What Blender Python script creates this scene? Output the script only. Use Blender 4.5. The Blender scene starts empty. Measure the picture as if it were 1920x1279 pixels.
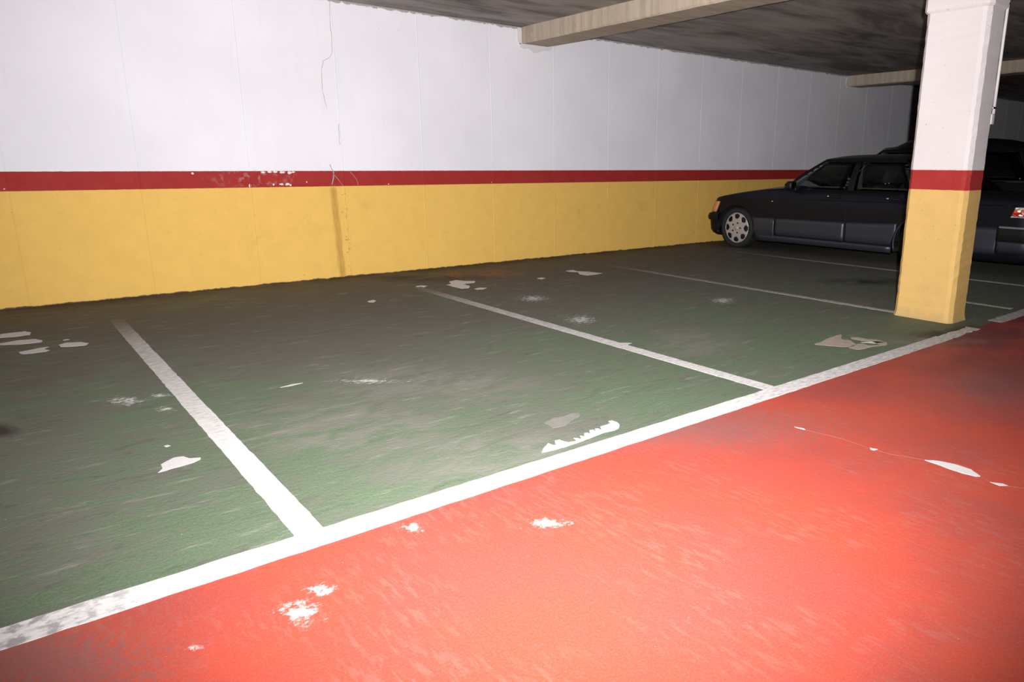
import bpy, bmesh, math, random
from mathutils import Vector, Matrix
random.seed(7)
S = bpy.context.scene
C = S.collection

# ---------------------------------------------------------------- camera, world, light, exposure
YAW, PITCH, ROLL, CAM_H = 0.695963, 0.2429115, 0.0058968, 1.26
fwd = Vector((math.sin(YAW)*math.cos(PITCH), math.cos(YAW)*math.cos(PITCH), -math.sin(PITCH)))
rgt0 = Vector((math.cos(YAW), -math.sin(YAW), 0))
up0 = rgt0.cross(fwd)
rgt = rgt0*math.cos(ROLL) + up0*math.sin(ROLL)
upv = up0*math.cos(ROLL) - rgt0*math.sin(ROLL)
camd = bpy.data.cameras.new('camera')
camd.sensor_width = 36.0
camd.lens = 1346.315*36/1920
camd.shift_x = -(1101.73-960)/1920
camd.clip_start = 0.02
cam = bpy.data.objects.new('camera', camd)
M = Matrix((rgt, upv, -fwd)).transposed().to_4x4()
M.translation = Vector((0, 0, CAM_H))
cam.matrix_world = M
C.objects.link(cam)
S.camera = cam

W = bpy.data.worlds.new('world'); S.world = W; W.use_nodes = True
W.node_tree.nodes['Background'].inputs[0].default_value = (0.6, 0.65, 0.75, 1)
W.node_tree.nodes['Background'].inputs[1].default_value = 0.01

# the photographer's camera flash: the only strong light in the garage
fl = bpy.data.lights.new('camera_flash', 'SPOT')
fl.energy = 3100
fl.color = (1.0, 0.975, 0.985)
fl.spot_size = math.radians(110)
fl.spot_blend = 1.0
fl.shadow_soft_size = 0.02
flo = bpy.data.objects.new('camera_flash', fl)
flash_dir = (fwd + rgt*-0.09 + upv*0.25).normalized()
flo.location = Vector((0, 0, CAM_H)) + rgt*0.11 + upv*0.10
flo.rotation_euler = flash_dir.to_track_quat('-Z', 'Y').to_euler()
C.objects.link(flo)

S.cycles.max_bounces = 6
S.cycles.diffuse_bounces = 2
S.cycles.glossy_bounces = 3
S.view_settings.view_transform = 'Standard'
S.view_settings.look = 'None'
S.view_settings.exposure = 0.0
S.view_settings.gamma = 1.0
S.view_settings.use_curve_mapping = False

# ---------------------------------------------------------------- measured floor marks (metres, x along wall, y towards wall)
POLY_WHITE = [[(-0.027, 6.776), (0.042, 6.786), (0.123, 6.779), (0.155, 6.712), (0.144, 6.624), (0.058, 6.614), (-0.03, 6.638)], [(-0.035, 6.427), (0.03, 6.447), (0.075, 6.464), (0.163, 6.431), (0.202, 6.363), (0.195, 6.295), (0.134, 6.293), (0.058, 6.317), (-0.037, 6.371)], [(0.278, 6.121), (0.326, 6.168), (0.413, 6.121), (0.449, 6.056), (0.423, 5.991), (0.347, 6.01), (0.283, 6.047)], [(0.056, 6.052), (0.112, 6.074), (0.167, 6.098), (0.219, 6.098), (0.191, 6.051), (0.216, 5.984), (0.195, 5.954), (0.127, 5.956), (0.076, 5.965), (0.061, 5.996)], [(0.314, 6.274), (0.347, 6.285), (0.354, 6.265), (0.322, 6.253)], [(0.406, 3.266), (0.426, 3.3), (0.429, 3.349), (0.453, 3.37), (0.492, 3.398), (0.521, 3.391), (0.539, 3.349), (0.579, 3.322), (0.571, 3.301), (0.538, 3.288), (0.49, 3.274)], [(0.476, 3.576), (0.494, 3.58), (0.501, 3.563), (0.486, 3.554)], [(1.173, 4.146), (1.24, 4.168), (1.296, 4.153), (1.23, 4.138)], [(2.639, 6.356), (2.71, 6.387), (2.711, 6.324), (2.658, 6.268), (2.626, 6.305)], [(3.669, 6.721), (3.741, 6.756), (3.795, 6.901), (3.906, 6.95), (3.951, 6.837), (4.047, 6.763), (3.975, 6.667), (3.834, 6.683), (3.826, 6.509), (3.753, 6.409), (3.676, 6.434), (3.668, 6.579)], [(3.777, 6.339), (3.858, 6.362), (3.908, 6.305), (3.835, 6.26), (3.767, 6.279)], [(3.368, 6.847), (3.444, 6.86), (3.48, 6.796), (3.419, 6.738), (3.365, 6.78)], [(5.301, 6.767), (5.422, 6.768), (5.384, 6.657), (5.456, 6.556), (5.522, 6.348), (5.392, 6.317), (5.266, 6.328), (5.259, 6.441), (5.349, 6.593), (5.288, 6.686)], [(4.685, 6.507), (4.772, 6.521), (4.764, 6.446), (4.678, 6.412)], [(3.309, 3.695), (3.409, 3.715), (3.463, 3.655), (3.394, 3.628), (3.399, 3.599), (3.31, 3.653)]]
POLY_BEIGE = [[(4.477, 2.805), (4.517, 2.815), (4.562, 2.812), (4.655, 2.835), (4.758, 2.853), (4.851, 2.859), (4.91, 2.86), (4.875, 2.829), (4.789, 2.784), (4.767, 2.757), (4.794, 2.714), (4.738, 2.65), (4.717, 2.625), (4.629, 2.612), (4.596, 2.618), (4.559, 2.657), (4.518, 2.721), (4.496, 2.769)], [(4.877, 2.759), (4.918, 2.737), (4.933, 2.692), (4.927, 2.652), (4.956, 2.607), (4.962, 2.562), (4.948, 2.516), (4.908, 2.484), (4.861, 2.469), (4.814, 2.486), (4.739, 2.504), (4.657, 2.508), (4.602, 2.519), (4.58, 2.54), (4.578, 2.582), (4.587, 2.604), (4.642, 2.598), (4.727, 2.617), (4.777, 2.598), (4.75, 2.552), (4.826, 2.492), (4.866, 2.548), (4.88, 2.591), (4.864, 2.625), (4.846, 2.673), (4.843, 2.73)]]
POLY_COMB = [[(1.767, 2.433), (1.806, 2.47), (1.858, 2.503), (1.862, 2.471), (1.872, 2.464), (1.898, 2.51), (1.923, 2.504), (1.929, 2.475), (1.933, 2.452), (1.951, 2.452), (1.976, 2.442), (1.989, 2.481), (2.002, 2.465), (2.008, 2.446), (2.029, 2.484), (2.042, 2.463), (2.065, 2.496), (2.083, 2.491), (2.085, 2.469), (2.111, 2.51), (2.13, 2.506), (2.126, 2.477), (2.145, 2.509), (2.162, 2.501), (2.157, 2.473), (2.185, 2.515), (2.213, 2.514), (2.238, 2.516), (2.259, 2.521), (2.267, 2.548), (2.288, 2.543), (2.292, 2.512), (2.278, 2.473), (2.239, 2.439), (2.206, 2.434), (2.133, 2.441), (2.047, 2.429), (1.959, 2.422), (1.893, 2.419), (1.832, 2.422), (1.793, 2.426)]]
POLY_FADED = [[(2.003, 2.728), (2.063, 2.747), (2.13, 2.752), (2.197, 2.757), (2.229, 2.731), (2.208, 2.7), (2.164, 2.689), (2.093, 2.645), (2.038, 2.634), (1.995, 2.647), (2.001, 2.685)]]
POLY_LANE = [[(3.024, 1.307), (3.065, 1.262), (3.085, 1.202), (3.081, 1.133), (3.04, 1.076), (3.022, 1.087), (3.012, 1.136), (3.015, 1.193), (3.021, 1.253)], [(3.012, 1.025), (3.037, 0.989), (3.034, 0.965), (3.007, 0.987)], [(2.97, 1.534), (2.981, 1.501), (2.956, 1.501), (2.954, 1.519)], [(2.932, 1.909), (2.949, 1.867), (2.938, 1.852), (2.927, 1.89)], [(4.8, 2.626), (4.9, 2.578), (4.947, 2.52), (4.847, 2.548)]]
POLY_CRACKLINE = [[(2.938, 1.867), (2.955, 1.774), (2.973, 1.671), (2.963, 1.524), (2.975, 1.434), (3.028, 1.303)], [(3.04, 1.076), (3.014, 1.021), (3.03, 0.966), (3.066, 0.905)]]
SPLAT_DUST_RED = [(0.537, 1.922, 8.814, -2.952, -6.247, -7.616), (1.397, 1.896, 5.556, -4.181, -10.012, -12.268), (0.62, 2.002, 12.32, -4.51, -11.22, -13.75), (1.012, 2.17, 12.09, -6.099, -10.271, -12.518), (0.259, 1.947, 22.826, -4.723, -24.006, -29.516)]
SPLAT_DUST_GREEN = [(0.447, 4.425, 5.811, -0.795, -3.895, -4.829), (0.586, 4.135, 11.561, -2.102, -7.48, -9.335), (0.609, 4.412, 8.615, -1.47, -8.362, -10.338), (3.69, 4.499, 3.179, -2.602, -1.742, -2.204), (5.29, 4.334, 2.57, -3.078, -1.883, -2.396), (1.611, 3.955, 2.528, -1.09, -5.836, -7.286), (3.94, 5.53, 2.666, -1.909, -1.836, -2.348)]
SPLAT_RUST = [(4.507, 7.125, 1.813, -1.156, -1.614, -2.096), (4.097, 7.337, 4.771, -2.697, -1.649, -2.14)]
SPLAT_DIRT = [(1.931, 5.394, 0.575, -0.217, -0.431, -0.544), (2.055, 2.627, 1.361, -1.067, -1.396, -1.731), (0.022, 4.003, 4.248, -0.218, -1.595, -1.969), (-0.031, 2.971, 4.212, -0.214, -1.168, -1.432), (4.731, 5.683, 0.533, -0.442, -0.61, -0.785), (2.173, 3.871, 0.87, -0.501, -0.834, -1.042), (6.383, 3.62, 0.472, -0.804, -0.715, -0.915), (4.689, 7.719, 0.431, -0.264, -0.482, -0.629)]
SPLAT_DARK = [(7.44, 4.111, 0.811, -1.417, -1.829, -2.36), (3.677, 7.31, 0.956, -0.489, -1.591, -2.06), (10.832, 6.622, 0.329, -0.529, -0.445, -0.597), (-0.086, 4.283, 11.08, -0.271, -5.54, -6.857), (5.649, 2.332, 0.909, -2.064, -1.226, -1.546)]
SPLAT_GREYRED = [(-0.072, 2.15, 2.742, -0.14, -2.771, -3.374), (5.461, 2.369, 0.381, -0.824, -1.366, -1.721), (2.444, 2.313, 0.531, -0.548, -1.395, -1.726), (4.519, 1.554, 0.804, -2.108, -0.959, -1.195)]
SPLAT_HAZE = [(1.669, 2.357, 0.932, -0.668, -1.205, -1.486), (1.201, 3.317, 1.251, -0.491, -1.197, -1.482), (3.866, 3.42, 1.445, -1.601, -0.944, -1.188), (1.856, 3.69, 0.968, -0.505, -1.177, -1.468)]
SPLAT_PALE = [(6.179, 3.5, 1.191, -2.026, -1.93, -2.464), (5.196, 2.364, 0.639, -1.322, -4.231, -5.324)]

# ---------------------------------------------------------------- helpers
def mesh_obj(name, verts, faces, mat, parent=None, smooth=False, loc=None):
    me = bpy.data.meshes.new(name)
    me.from_pydata([tuple(v) for v in verts], [], faces)
    me.update()
    bm = bmesh.new(); bm.from_mesh(me)
    bmesh.ops.recalc_face_normals(bm, faces=bm.faces)
    bm.to_mesh(me); bm.free()
    if smooth:
        for p in me.polygons: p.use_smooth = True
    o = bpy.data.objects.new(name, me)
    C.objects.link(o)
    if mat: me.materials.append(mat)
    if parent: o.parent = parent
    if loc: o.location = loc
    return o

def bm_obj(name, bm, mat, parent=None, smooth=False):
    me = bpy.data.meshes.new(name)
    bmesh.ops.recalc_face_normals(bm, faces=bm.faces)
    bm.to_mesh(me); bm.free()
    if smooth:
        for p in me.polygons: p.use_smooth = True
    o = bpy.data.objects.new(name, me); C.objects.link(o)
    if mat: me.materials.append(mat)
    if parent: o.parent = parent
    return o

def box_data(x0, x1, y0, y1, z0, z1):
    v = [(x0,y0,z0),(x1,y0,z0),(x1,y1,z0),(x0,y1,z0),(x0,y0,z1),(x1,y0,z1),(x1,y1,z1),(x0,y1,z1)]
    f = [(0,3,2,1),(4,5,6,7),(0,1,5,4),(1,2,6,5),(2,3,7,6),(3,0,4,7)]
    return v, f

def box(name, b, mat, parent=None, bevel=0):
    o = mesh_obj(name, *box_data(*b), mat, parent)
    if bevel:
        m = o.modifiers.new('bevel', 'BEVEL'); m.width = bevel; m.segments = 3
        for p in o.data.polygons: p.use_smooth = True
    return o

def grid(name, rows, mat, parent=None, thick=0, smooth=True, closed=False, offset=-1):
    n = len(rows[0]); v = [p for r in rows for p in r]; f = []
    for i in range(len(rows)-1):
        for j in range(n-1 if not closed else n):
            a, b = i*n+j, i*n+(j+1) % n
            f.append((a, b, b+n, a+n))
    o = mesh_obj(name, v, f, mat, parent, smooth)
    if thick:
        m = o.modifiers.new('solid', 'SOLIDIFY'); m.thickness = thick; m.offset = 0
    return o

def tube(name, pts, r, mat, parent=None, n=10, cap=True):
    pts = [Vector(p) for p in pts]; rows = []
    for i, p in enumerate(pts):
        d = (pts[min(i+1, len(pts)-1)] - pts[max(i-1, 0)]).normalized()
        a = d.orthogonal().normalized() if abs(d.z) > .9 else d.cross(Vector((0,0,1))).normalized()
        if abs(d.z) > .9: a = d.cross(Vector((0,1,0))).normalized()
        b = d.cross(a)
        rr = r[i] if isinstance(r, (list, tuple)) else r
        rows.append([p + a*rr*math.cos(t*2*math.pi/n) + b*rr*math.sin(t*2*math.pi/n) for t in range(n)])
    v = [q for rw in rows for q in rw]; f = []
    for i in range(len(rows)-1):
        for j in range(n):
            f.append((i*n+j, i*n+(j+1) % n, (i+1)*n+(j+1) % n, (i+1)*n+j))
    if cap:
        f.append(tuple(range(n))); f.append(tuple((len(rows)-1)*n+j for j in range(n)))
    return mesh_obj(name, v, f, mat, parent, True)

def slab_poly(name, poly, z, th, mat, parent):
    """a thin raised flake with the outline poly lying on the plane z"""
    bm = bmesh.new()
    vs = [bm.verts.new((x, y, z+th)) for x, y in poly]
    f = bm.faces.new(vs)
    r = bmesh.ops.extrude_face_region(bm, geom=[f])
    for e in r['geom']:
        if isinstance(e, bmesh.types.BMVert): e.co.z -= th
    bmesh.ops.triangulate(bm, faces=[g for g in bm.faces if len(g.verts) > 4])
    return bm_obj(name, bm, mat, parent)

def refine(poly, step, jit):
    """subdivide an outline and roughen it"""
    out = []
    for i, p in enumerate(poly):
        q = poly[(i+1) % len(poly)]
        L = math.dist(p, q); n = max(1, int(L/step))
        for k in range(n):
            t = k/n
            out.append((p[0]+(q[0]-p[0])*t + random.uniform(-jit, jit), p[1]+(q[1]-p[1])*t + random.uniform(-jit, jit)))
    return out

def empty(name, loc=(0,0,0)):
    o = bpy.data.objects.new(name, None); o.location = loc; o.empty_display_size = .1
    C.objects.link(o); return o

def tag(o, label=None, cat=None, group=None, kind=None):
    if label: o['label'] = label
    if cat: o['category'] = cat
    if group: o['group'] = group
    if kind: o['kind'] = kind
    return o

def lerp(a, b, t): return a+(b-a)*t
def interp(x, pts):
    if x <= pts[0][0]: return pts[0][1]
    for (a, u), (b, v) in zip(pts, pts[1:]):
        if x <= b: return u+(v-u)*(x-a)/(b-a)
    return pts[-1][1]

# ---------------------------------------------------------------- node helper
class NT:
    def __init__(s, name):
        s.m = bpy.data.materials.new(name); s.m.use_nodes = True
        s.t = s.m.node_tree; s.b = s.t.nodes['Principled BSDF']
        s.pos = None
    def n(s, typ, **kw):
        o = s.t.nodes.new(typ)
        for k, v in kw.items(): setattr(o, k, v)
        return o
    def put(s, sock, v):
        if hasattr(v, 'is_linked') or hasattr(v, 'links'): s.t.links.new(v, sock)
        elif isinstance(v, (tuple, list)) and len(v) == 3 and sock.type == 'RGBA': sock.default_value = (*v, 1)
        else: sock.default_value = v
    def P(s):
        if s.pos is None: s.pos = s.n('ShaderNodeNewGeometry').outputs['Position']
        return s.pos
    def sep(s):
        o = s.n('ShaderNodeSeparateXYZ'); s.put(o.inputs[0], s.P()); return o.outputs
    def math(s, op, a, b=0.0, c=None, clamp=False):
        o = s.n('ShaderNodeMath', operation=op, use_clamp=clamp)
        s.put(o.inputs[0], a); s.put(o.inputs[1], b)
        if c is not None: s.put(o.inputs[2], c)
        return o.outputs[0]
    def mapv(s, scale=(1,1,1), rot=(0,0,0), loc=(0,0,0)):
        o = s.n('ShaderNodeMapping'); s.put(o.inputs[0], s.P())
        o.inputs['Scale'].default_value = scale; o.inputs['Rotation'].default_value = rot; o.inputs['Location'].default_value = loc
        return o.outputs[0]
    def noise(s, scale, detail=4, rough=.55, vec=None, dist=0):
        o = s.n('ShaderNodeTexNoise'); s.put(o.inputs['Vector'], vec if vec is not None else s.P())
        o.inputs['Scale'].default_value = scale; o.inputs['Detail'].default_value = min(detail, 5)
        o.inputs['Roughness'].default_value = rough; o.inputs['Distortion'].default_value = dist
        return o.outputs['Fac']
    def vor(s, scale, vec=None):
        o = s.n('ShaderNodeTexVoronoi'); s.put(o.inputs['Vector'], vec if vec is not None else s.P())
        o.inputs['Scale'].default_value = scale
        return o.outputs['Distance']
    def ramp(s, v, a, b, lo=0.0, hi=1.0, smooth=True):
        o = s.n('ShaderNodeMapRange'); o.interpolation_type = 'SMOOTHSTEP' if smooth else 'LINEAR'
        s.put(o.inputs[0], v); o.inputs[1].default_value = a; o.inputs[2].default_value = b
        o.inputs[3].default_value = lo; o.inputs[4].default_value = hi
        return o.outputs[0]
    def mix(s, f, a, b, mode='MIX'):
        o = s.n('ShaderNodeMix', data_type='RGBA', blend_type=mode)
        s.put(o.inputs[0], f); s.put(o.inputs[6], a); s.put(o.inputs[7], b)
        return o.outputs[2]
    def splat(s, spec):
        """soft elliptical spot on the floor, 1 in the middle and 0 at its rim"""
        cx, cy, a, b, c, d = spec
        X, Y, Z = s.sep_cached()
        dx = s.math('SUBTRACT', X, cx); dy = s.math('SUBTRACT', Y, cy)
        u = s.math('MULTIPLY_ADD', dx, a, s.math('MULTIPLY', dy, b))
        v = s.math('MULTIPLY_ADD', dx, c, s.math('MULTIPLY', dy, d))
        q = s.math('MULTIPLY_ADD', u, u, s.math('MULTIPLY', v, v))
        return s.math('SUBTRACT', 1.0, s.math('SQRT', q), clamp=True)
    def sep_cached(s):
        if not hasattr(s, '_sep'): s._sep = s.sep()
        return s._sep
    def splats(s, specs):
        r = None
        for q in specs:
            k = s.splat(q); r = k if r is None else s.math('MAXIMUM', r, k)
        return r
    def bump(s, h, strength, dist=.01):
        o = s.n('ShaderNodeBump'); s.put(o.inputs['Height'], h)
        o.inputs['Strength'].default_value = strength; o.inputs['Distance'].default_value = dist
        s.put(s.b.inputs['Normal'], o.outputs[0])
    def col(s, c): s.put(s.b.inputs['Base Color'], c)
    def set(s, **kw):
        for k, v in kw.items(): s.put(s.b.inputs[k.replace('_', ' ')], v)
        return s.m

def plain(name, col, rough=.5, metal=0.0, var=.12, scale=25, spec=.5, coat=0.0):
    t = NT(name)
    f = t.noise(scale, 3)
    t.col(t.mix(f, tuple(c*(1-var) for c in col), tuple(min(1, c*(1+var)) for c in col)))
    return t.set(Roughness=rough, Metallic=metal, Specular_IOR_Level=spec, Coat_Weight=coat)

WALL_Y, CEIL_Z = 7.89, 2.89
GREEN, GREEN2 = (.082, .140, .070), (.120, .164, .102)
WHITE = (.80, .785, .83); YELLOW = (.76, .475, .115); RED = (.31, .020, .019)

# green bay coating --------------------------------------------------
def mat_bay():
    t = NT('green_bay_coating'); X, Y, Z = t.sep_cached()
    st = t.mapv((1.0, 3.2, 1), (0, 0, .18))
    big = t.noise(.9, 6, .62); fine = t.noise(14, 5, .7, st); grain = t.noise(120, 3, .7)
    base = t.mix(fine, GREEN, GREEN2)
    base = t.mix(t.ramp(grain, .35, .75), base, (.155, .195, .13))
    # ground-in dirt: everywhere a little, most of it towards the wall and in worn fields
    dirt = t.ramp(Y, 2.6, 6.7, .20, 1.22, False)
    dirt = t.math('ADD', dirt, t.math('MULTIPLY', t.splats(SPLAT_DIRT), .95))
    dirt = t.math('ADD', dirt, t.ramp(big, .38, .62, -.32, .32))
    mott = t.noise(4.5, 9, .72, t.mapv((.8, 1.7, 1), (0, 0, .22)), .6)
    dirt = t.math('ADD', dirt, t.ramp(mott, .39, .62, -.36, .36))
    dirt = t.math('ADD', dirt, t.ramp(X, 5.0, 8.5, 0, .55), clamp=False)  # more dirt colour to the right, also painting in the flash falloff
    dirt = t.math('ADD', dirt, t.ramp(fine, .4, .6, -.2, .2), clamp=True)
    dcol = t.mix(t.ramp(Y, 3.5, 7.0), (.145, .142, .118), (.092, .077, .066))
    c = t.mix(t.math('MULTIPLY', dirt, .9), base, dcol)
    c = t.mix(t.math('MULTIPLY', t.ramp(t.noise(6, 8, .75, t.mapv((.6, 2.4, 1), (0, 0, .15)), .8), .53, .70), .36), c, (.055, .05, .042))
    c = t.mix(t.math('MULTIPLY', t.math('MULTIPLY', t.ramp(t.splats(SPLAT_HAZE), 0, .7), t.ramp(mott, .36, .62)), .75), c, (.20, .20, .165))
    # scuffed pale streaks
    sm = t.noise(3.0, 8, .75, t.mapv((1, 5, 1), (0, 0, .12)))
    c = t.mix(t.math('MULTIPLY', t.ramp(sm, .55, .70), .5), c, (.30, .29, .25))
    # dark patches and a darker margin along the wall
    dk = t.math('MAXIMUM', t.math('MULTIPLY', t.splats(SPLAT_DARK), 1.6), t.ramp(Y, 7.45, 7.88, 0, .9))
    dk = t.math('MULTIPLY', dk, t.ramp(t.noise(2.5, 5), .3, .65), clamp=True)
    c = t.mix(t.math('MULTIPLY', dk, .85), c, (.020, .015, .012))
    ru = t.math('MULTIPLY', t.ramp(t.splats(SPLAT_RUST), 0, .6), t.ramp(t.noise(9, 4), .4, .6))
    c = t.mix(t.math('MULTIPLY', ru, .8), c, (.26, .10, .035))
    pl = t.math('MULTIPLY', t.ramp(t.splats(SPLAT_PALE), 0, .7), t.ramp(t.noise(6, 5), .35, .65))
    c = t.mix(t.math('MULTIPLY', pl, .6), c, (.24, .20, .17))
    du = t.math('ADD', t.math('MULTIPLY', t.splats(SPLAT_DUST_GREEN), .42), t.math('MULTIPLY', t.noise(24, 8, .8, t.mapv((1, 1.6, 1), (0, 0, .2))), 1.3))
    c = t.mix(t.math('MULTIPLY', t.ramp(du, .88, 1.12), .85), c, (.72, .71, .71))
    # scattered crumbs
    sp = t.math('MULTIPLY', t.ramp(t.vor(9), .022, .010), t.ramp(t.noise(5, 2), .52, .56))
    c = t.mix(sp, c, (.7, .68, .62))
    t.col(c)
    t.bump(t.math('ADD', t.noise(45, 6, .7), t.math('MULTIPLY', fine, .6)), .42, .007)
    return t.set(Roughness=.72, Specular_IOR_Level=.25)

def mat_lane():
    t = NT('red_lane_coating'); X, Y, Z = t.sep_cached()
    st = t.mapv((4.5, 1.0, 1), (0, 0, .45))
    big = t.noise(1.3, 5, .6); fine = t.noise(9, 7, .72, st); grain = t.noise(150, 3, .7)
    base = t.mix(t.ramp(big, .40, .62), (.45, .062, .036), (.37, .060, .046))
    base = t.mix(t.math('MULTIPLY', t.ramp(grain, .4, .8), .5), base, (.50, .125, .08))
    wear = t.math('MULTIPLY', t.ramp(fine, .48, .62), t.ramp(t.noise(2.2, 4), .40, .60))
    c = t.mix(t.math('MULTIPLY', wear, .30), base, (.34, .16, .13))
    g = t.math('ADD', t.math('MULTIPLY', t.splats(SPLAT_GREYRED), .42), t.math('MULTIPLY', t.noise(34, 7, .8, t.mapv((1.5, 1, 1), (0, 0, .45))), 1.3))
    c = t.mix(t.math('MULTIPLY', t.ramp(g, .70, .98), .62), c, (.20, .11, .105))
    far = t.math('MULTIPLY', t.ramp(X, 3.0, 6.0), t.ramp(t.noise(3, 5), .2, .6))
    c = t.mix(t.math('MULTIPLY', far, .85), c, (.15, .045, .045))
    pl = t.math('MULTIPLY', t.ramp(t.splats(SPLAT_PALE), 0, .7), t.ramp(t.noise(6, 5), .35, .65))
    c = t.mix(t.math('MULTIPLY', pl, .5), c, (.34, .20, .18))
    du = t.math('ADD', t.math('MULTIPLY', t.splats(SPLAT_DUST_RED), .46), t.math('MULTIPLY', t.noise(22, 8, .8), 1.3))
    c = t.mix(t.math('MULTIPLY', t.ramp(du, .86, 1.12), .8), c, (.80, .72, .70))
    sp = t.math('MULTIPLY', t.ramp(t.vor(16), .03, .012), t.ramp(t.noise(6, 2), .53, .56))
    c = t.mix(t.math('MULTIPLY', sp, .7), c, (.8, .6, .52))
    t.col(c)
    t.bump(t.math('ADD', t.noise(60, 6, .7), t.math('MULTIPLY', fine, .5)), .28, .006)
    return t.set(Roughness=.62, Specular_IOR_Level=.3)

def mat_line():
    t = NT('worn_white_line_paint'); X, Y, Z = t.sep_cached()
    c = t.mix(t.noise(30, 4), (.80, .78, .77), (.68, .66, .64))
    st = t.noise(16, 6, .7, t.mapv((1, 4, 1), (0, 0, .4)))
    w = t.math('ADD', t.ramp(Y, 2.9, 6.7, 0, .62), t.ramp(X, 1.2, 6.5, 0, .52))  # wear and dirt with flash falloff painted in, darker towards the wall
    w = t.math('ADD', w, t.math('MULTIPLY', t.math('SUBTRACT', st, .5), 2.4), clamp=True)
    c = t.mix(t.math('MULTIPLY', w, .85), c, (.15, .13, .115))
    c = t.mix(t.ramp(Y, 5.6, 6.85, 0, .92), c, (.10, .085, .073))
    lf = t.math('MULTIPLY', t.ramp(X, .45, -.1), t.ramp(t.noise(24, 4), .45, .62))
    c = t.mix(t.math('MULTIPLY', lf, .7), c, (.2, .19, .185))
    t.col(c); t.bump(t.noise(80, 4), .3, .004)
    return t.set(Roughness=.7, Specular_IOR_Level=.3)

def banded(name, z1, z2, wall, WHITE=WHITE, YELLOW=YELLOW):
    """white over a red stripe over yellow, painted on plaster"""
    t = NT(name); X, Y, Z = t.sep_cached()
    wob = t.math('MULTIPLY', t.math('SUBTRACT', t.noise(18, 3), .5), .006)
    zz = t.math('ADD', Z, wob)
    big = t.noise(1.1, 4); n2 = t.noise(7, 5, .65)
    wh = t.mix(t.ramp(big, .3, .7), WHITE, tuple(k*.93 for k in WHITE))
    wh = t.mix(t.math('MULTIPLY', t.ramp(t.noise(6, 6, .7, t.mapv((2.5, 2.5, .35))), .55, .8), .18), wh, (.55, .54, .55))
    ye = t.mix(t.ramp(n2, .3, .7), YELLOW, tuple(k*.94 for k in YELLOW))
    ye = t.mix(t.math('MULTIPLY', t.ramp(t.noise(3.2, 6, .7), .58, .78), .35), ye, (.40, .25, .08))
    ye = t.mix(t.math('MULTIPLY', t.ramp(t.noise(38, 3), .70, .76), .5), ye, (.16, .10, .05))
    re = t.mix(t.ramp(n2, .3, .7), RED, (.33, .028, .022))
    c = t.mix(t.math('GREATER_THAN', zz, z1), ye, re)
    c = t.mix(t.math('GREATER_THAN', zz, z2), c, wh)
    if wall:
        # rusty water run under the crack
        ctr = t.math('MULTIPLY_ADD', Z, -.035, 3.012)
        dx = t.math('ABSOLUTE', t.math('SUBTRACT', X, ctr))
        wd = t.math('MULTIPLY_ADD', t.noise(6, 4), .05, .028)
        run = t.math('MULTIPLY', t.ramp(t.math('DIVIDE', dx, wd), 1.0, .3), t.ramp(Z, 1.04, .95))
        run = t.math('MULTIPLY', run, t.ramp(t.noise(10, 5, .7, t.mapv((9, 1, .5))), .25, .7, .35, 1))
        c = t.mix(t.math('MULTIPLY', run, .75), c, (.36, .19, .03))
        run2 = t.math('MULTIPLY', t.ramp(t.math('ABSOLUTE', t.math('SUBTRACT', X, 3.09)), .06, .0), t.ramp(t.noise(30, 4), .56, .66))
        run2 = t.math('MULTIPLY', run2, t.ramp(Z, 1.0, .9))
        c = t.mix(t.math('MULTIPLY', run2, .6), c, (.2, .1, .03))
        # chafed stretch of the red stripe
        ch = t.math('MULTIPLY', t.splat_xz(2.2, 1.09, .55, .12), t.ramp(t.noise(20, 5), .52, .62))
        c = t.mix(t.math('MULTIPLY', ch, .5), c, (.45, .30, .29))
        # ragged upper edge of the paint, bare concrete above
        top = t.math('ADD', Z, t.math('MULTIPLY', t.noise(12, 6, .7), .085))
        c = t.mix(t.ramp(top, 2.905, 2.915), c, (.36, .33, .31))
        pock = t.math('MULTIPLY', t.ramp(t.noise(28, 4), .68, .72), t.ramp(Z, 2.45, 2.85))
        c = t.mix(t.math('MULTIPLY', pock, .6), c, (.35, .32, .31))
        # shade of the floor joint, painted in as a dark line
        ft = t.math('ADD', Z, t.math('MULTIPLY', t.noise(14, 5), .035))
        c = t.mix(t.ramp(ft, .034, .022), c, (.07, .05, .035))
    else:
        ft = t.math('ADD', Z, t.math('MULTIPLY', t.noise(9, 5), .16))
        c = t.mix(t.ramp(ft, .17, .06, 0, .5), c, (.30, .25, .15))
        c = t.mix(t.math('MULTIPLY', t.ramp(t.noise(40, 3, .5, t.mapv((1, 1, 1.8))), .70, .735), .5), c, (.16, .12, .08))
    t.col(c)
    t.bump(t.math('ADD', t.noise(55, 5, .6), t.math('MULTIPLY', t.noise(6, 3), .8)), .22 if wall else .35, .006)
    return t.set(Roughness=.75, Specular_IOR_Level=.25)

def _splat_xz(s, cx, cz, rx, rz):
    X, Y, Z = s.sep_cached()
    u = s.math('DIVIDE', s.math('SUBTRACT', X, cx), rx); v = s.math('DIVIDE', s.math('SUBTRACT', Z, cz), rz)
    return s.math('SUBTRACT', 1.0, s.math('SQRT', s.math('MULTIPLY_ADD', u, u, s.math('MULTIPLY', v, v))), clamp=True)
NT.splat_xz = _splat_xz

def mat_ceiling():
    t = NT('ceiling_concrete')
    a = t.noise(1.3, 8, .62, t.mapv((.45, 1.5, 1), (0, 0, -.08)), .8)
    b = t.noise(5, 6, .7, t.mapv((.3, 2, 1)))
    c = t.mix(t.ramp(a, .32, .70), (.13, .115, .105), (.38, .34, .315))
    c = t.mix(t.math('MULTIPLY', t.ramp(b, .5, .75), .5), c, (.42, .38, .36))
    t.col(c); t.bump(b, .4, .01)
    return t.set(Roughness=.85, Specular_IOR_Level=.2)

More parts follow.
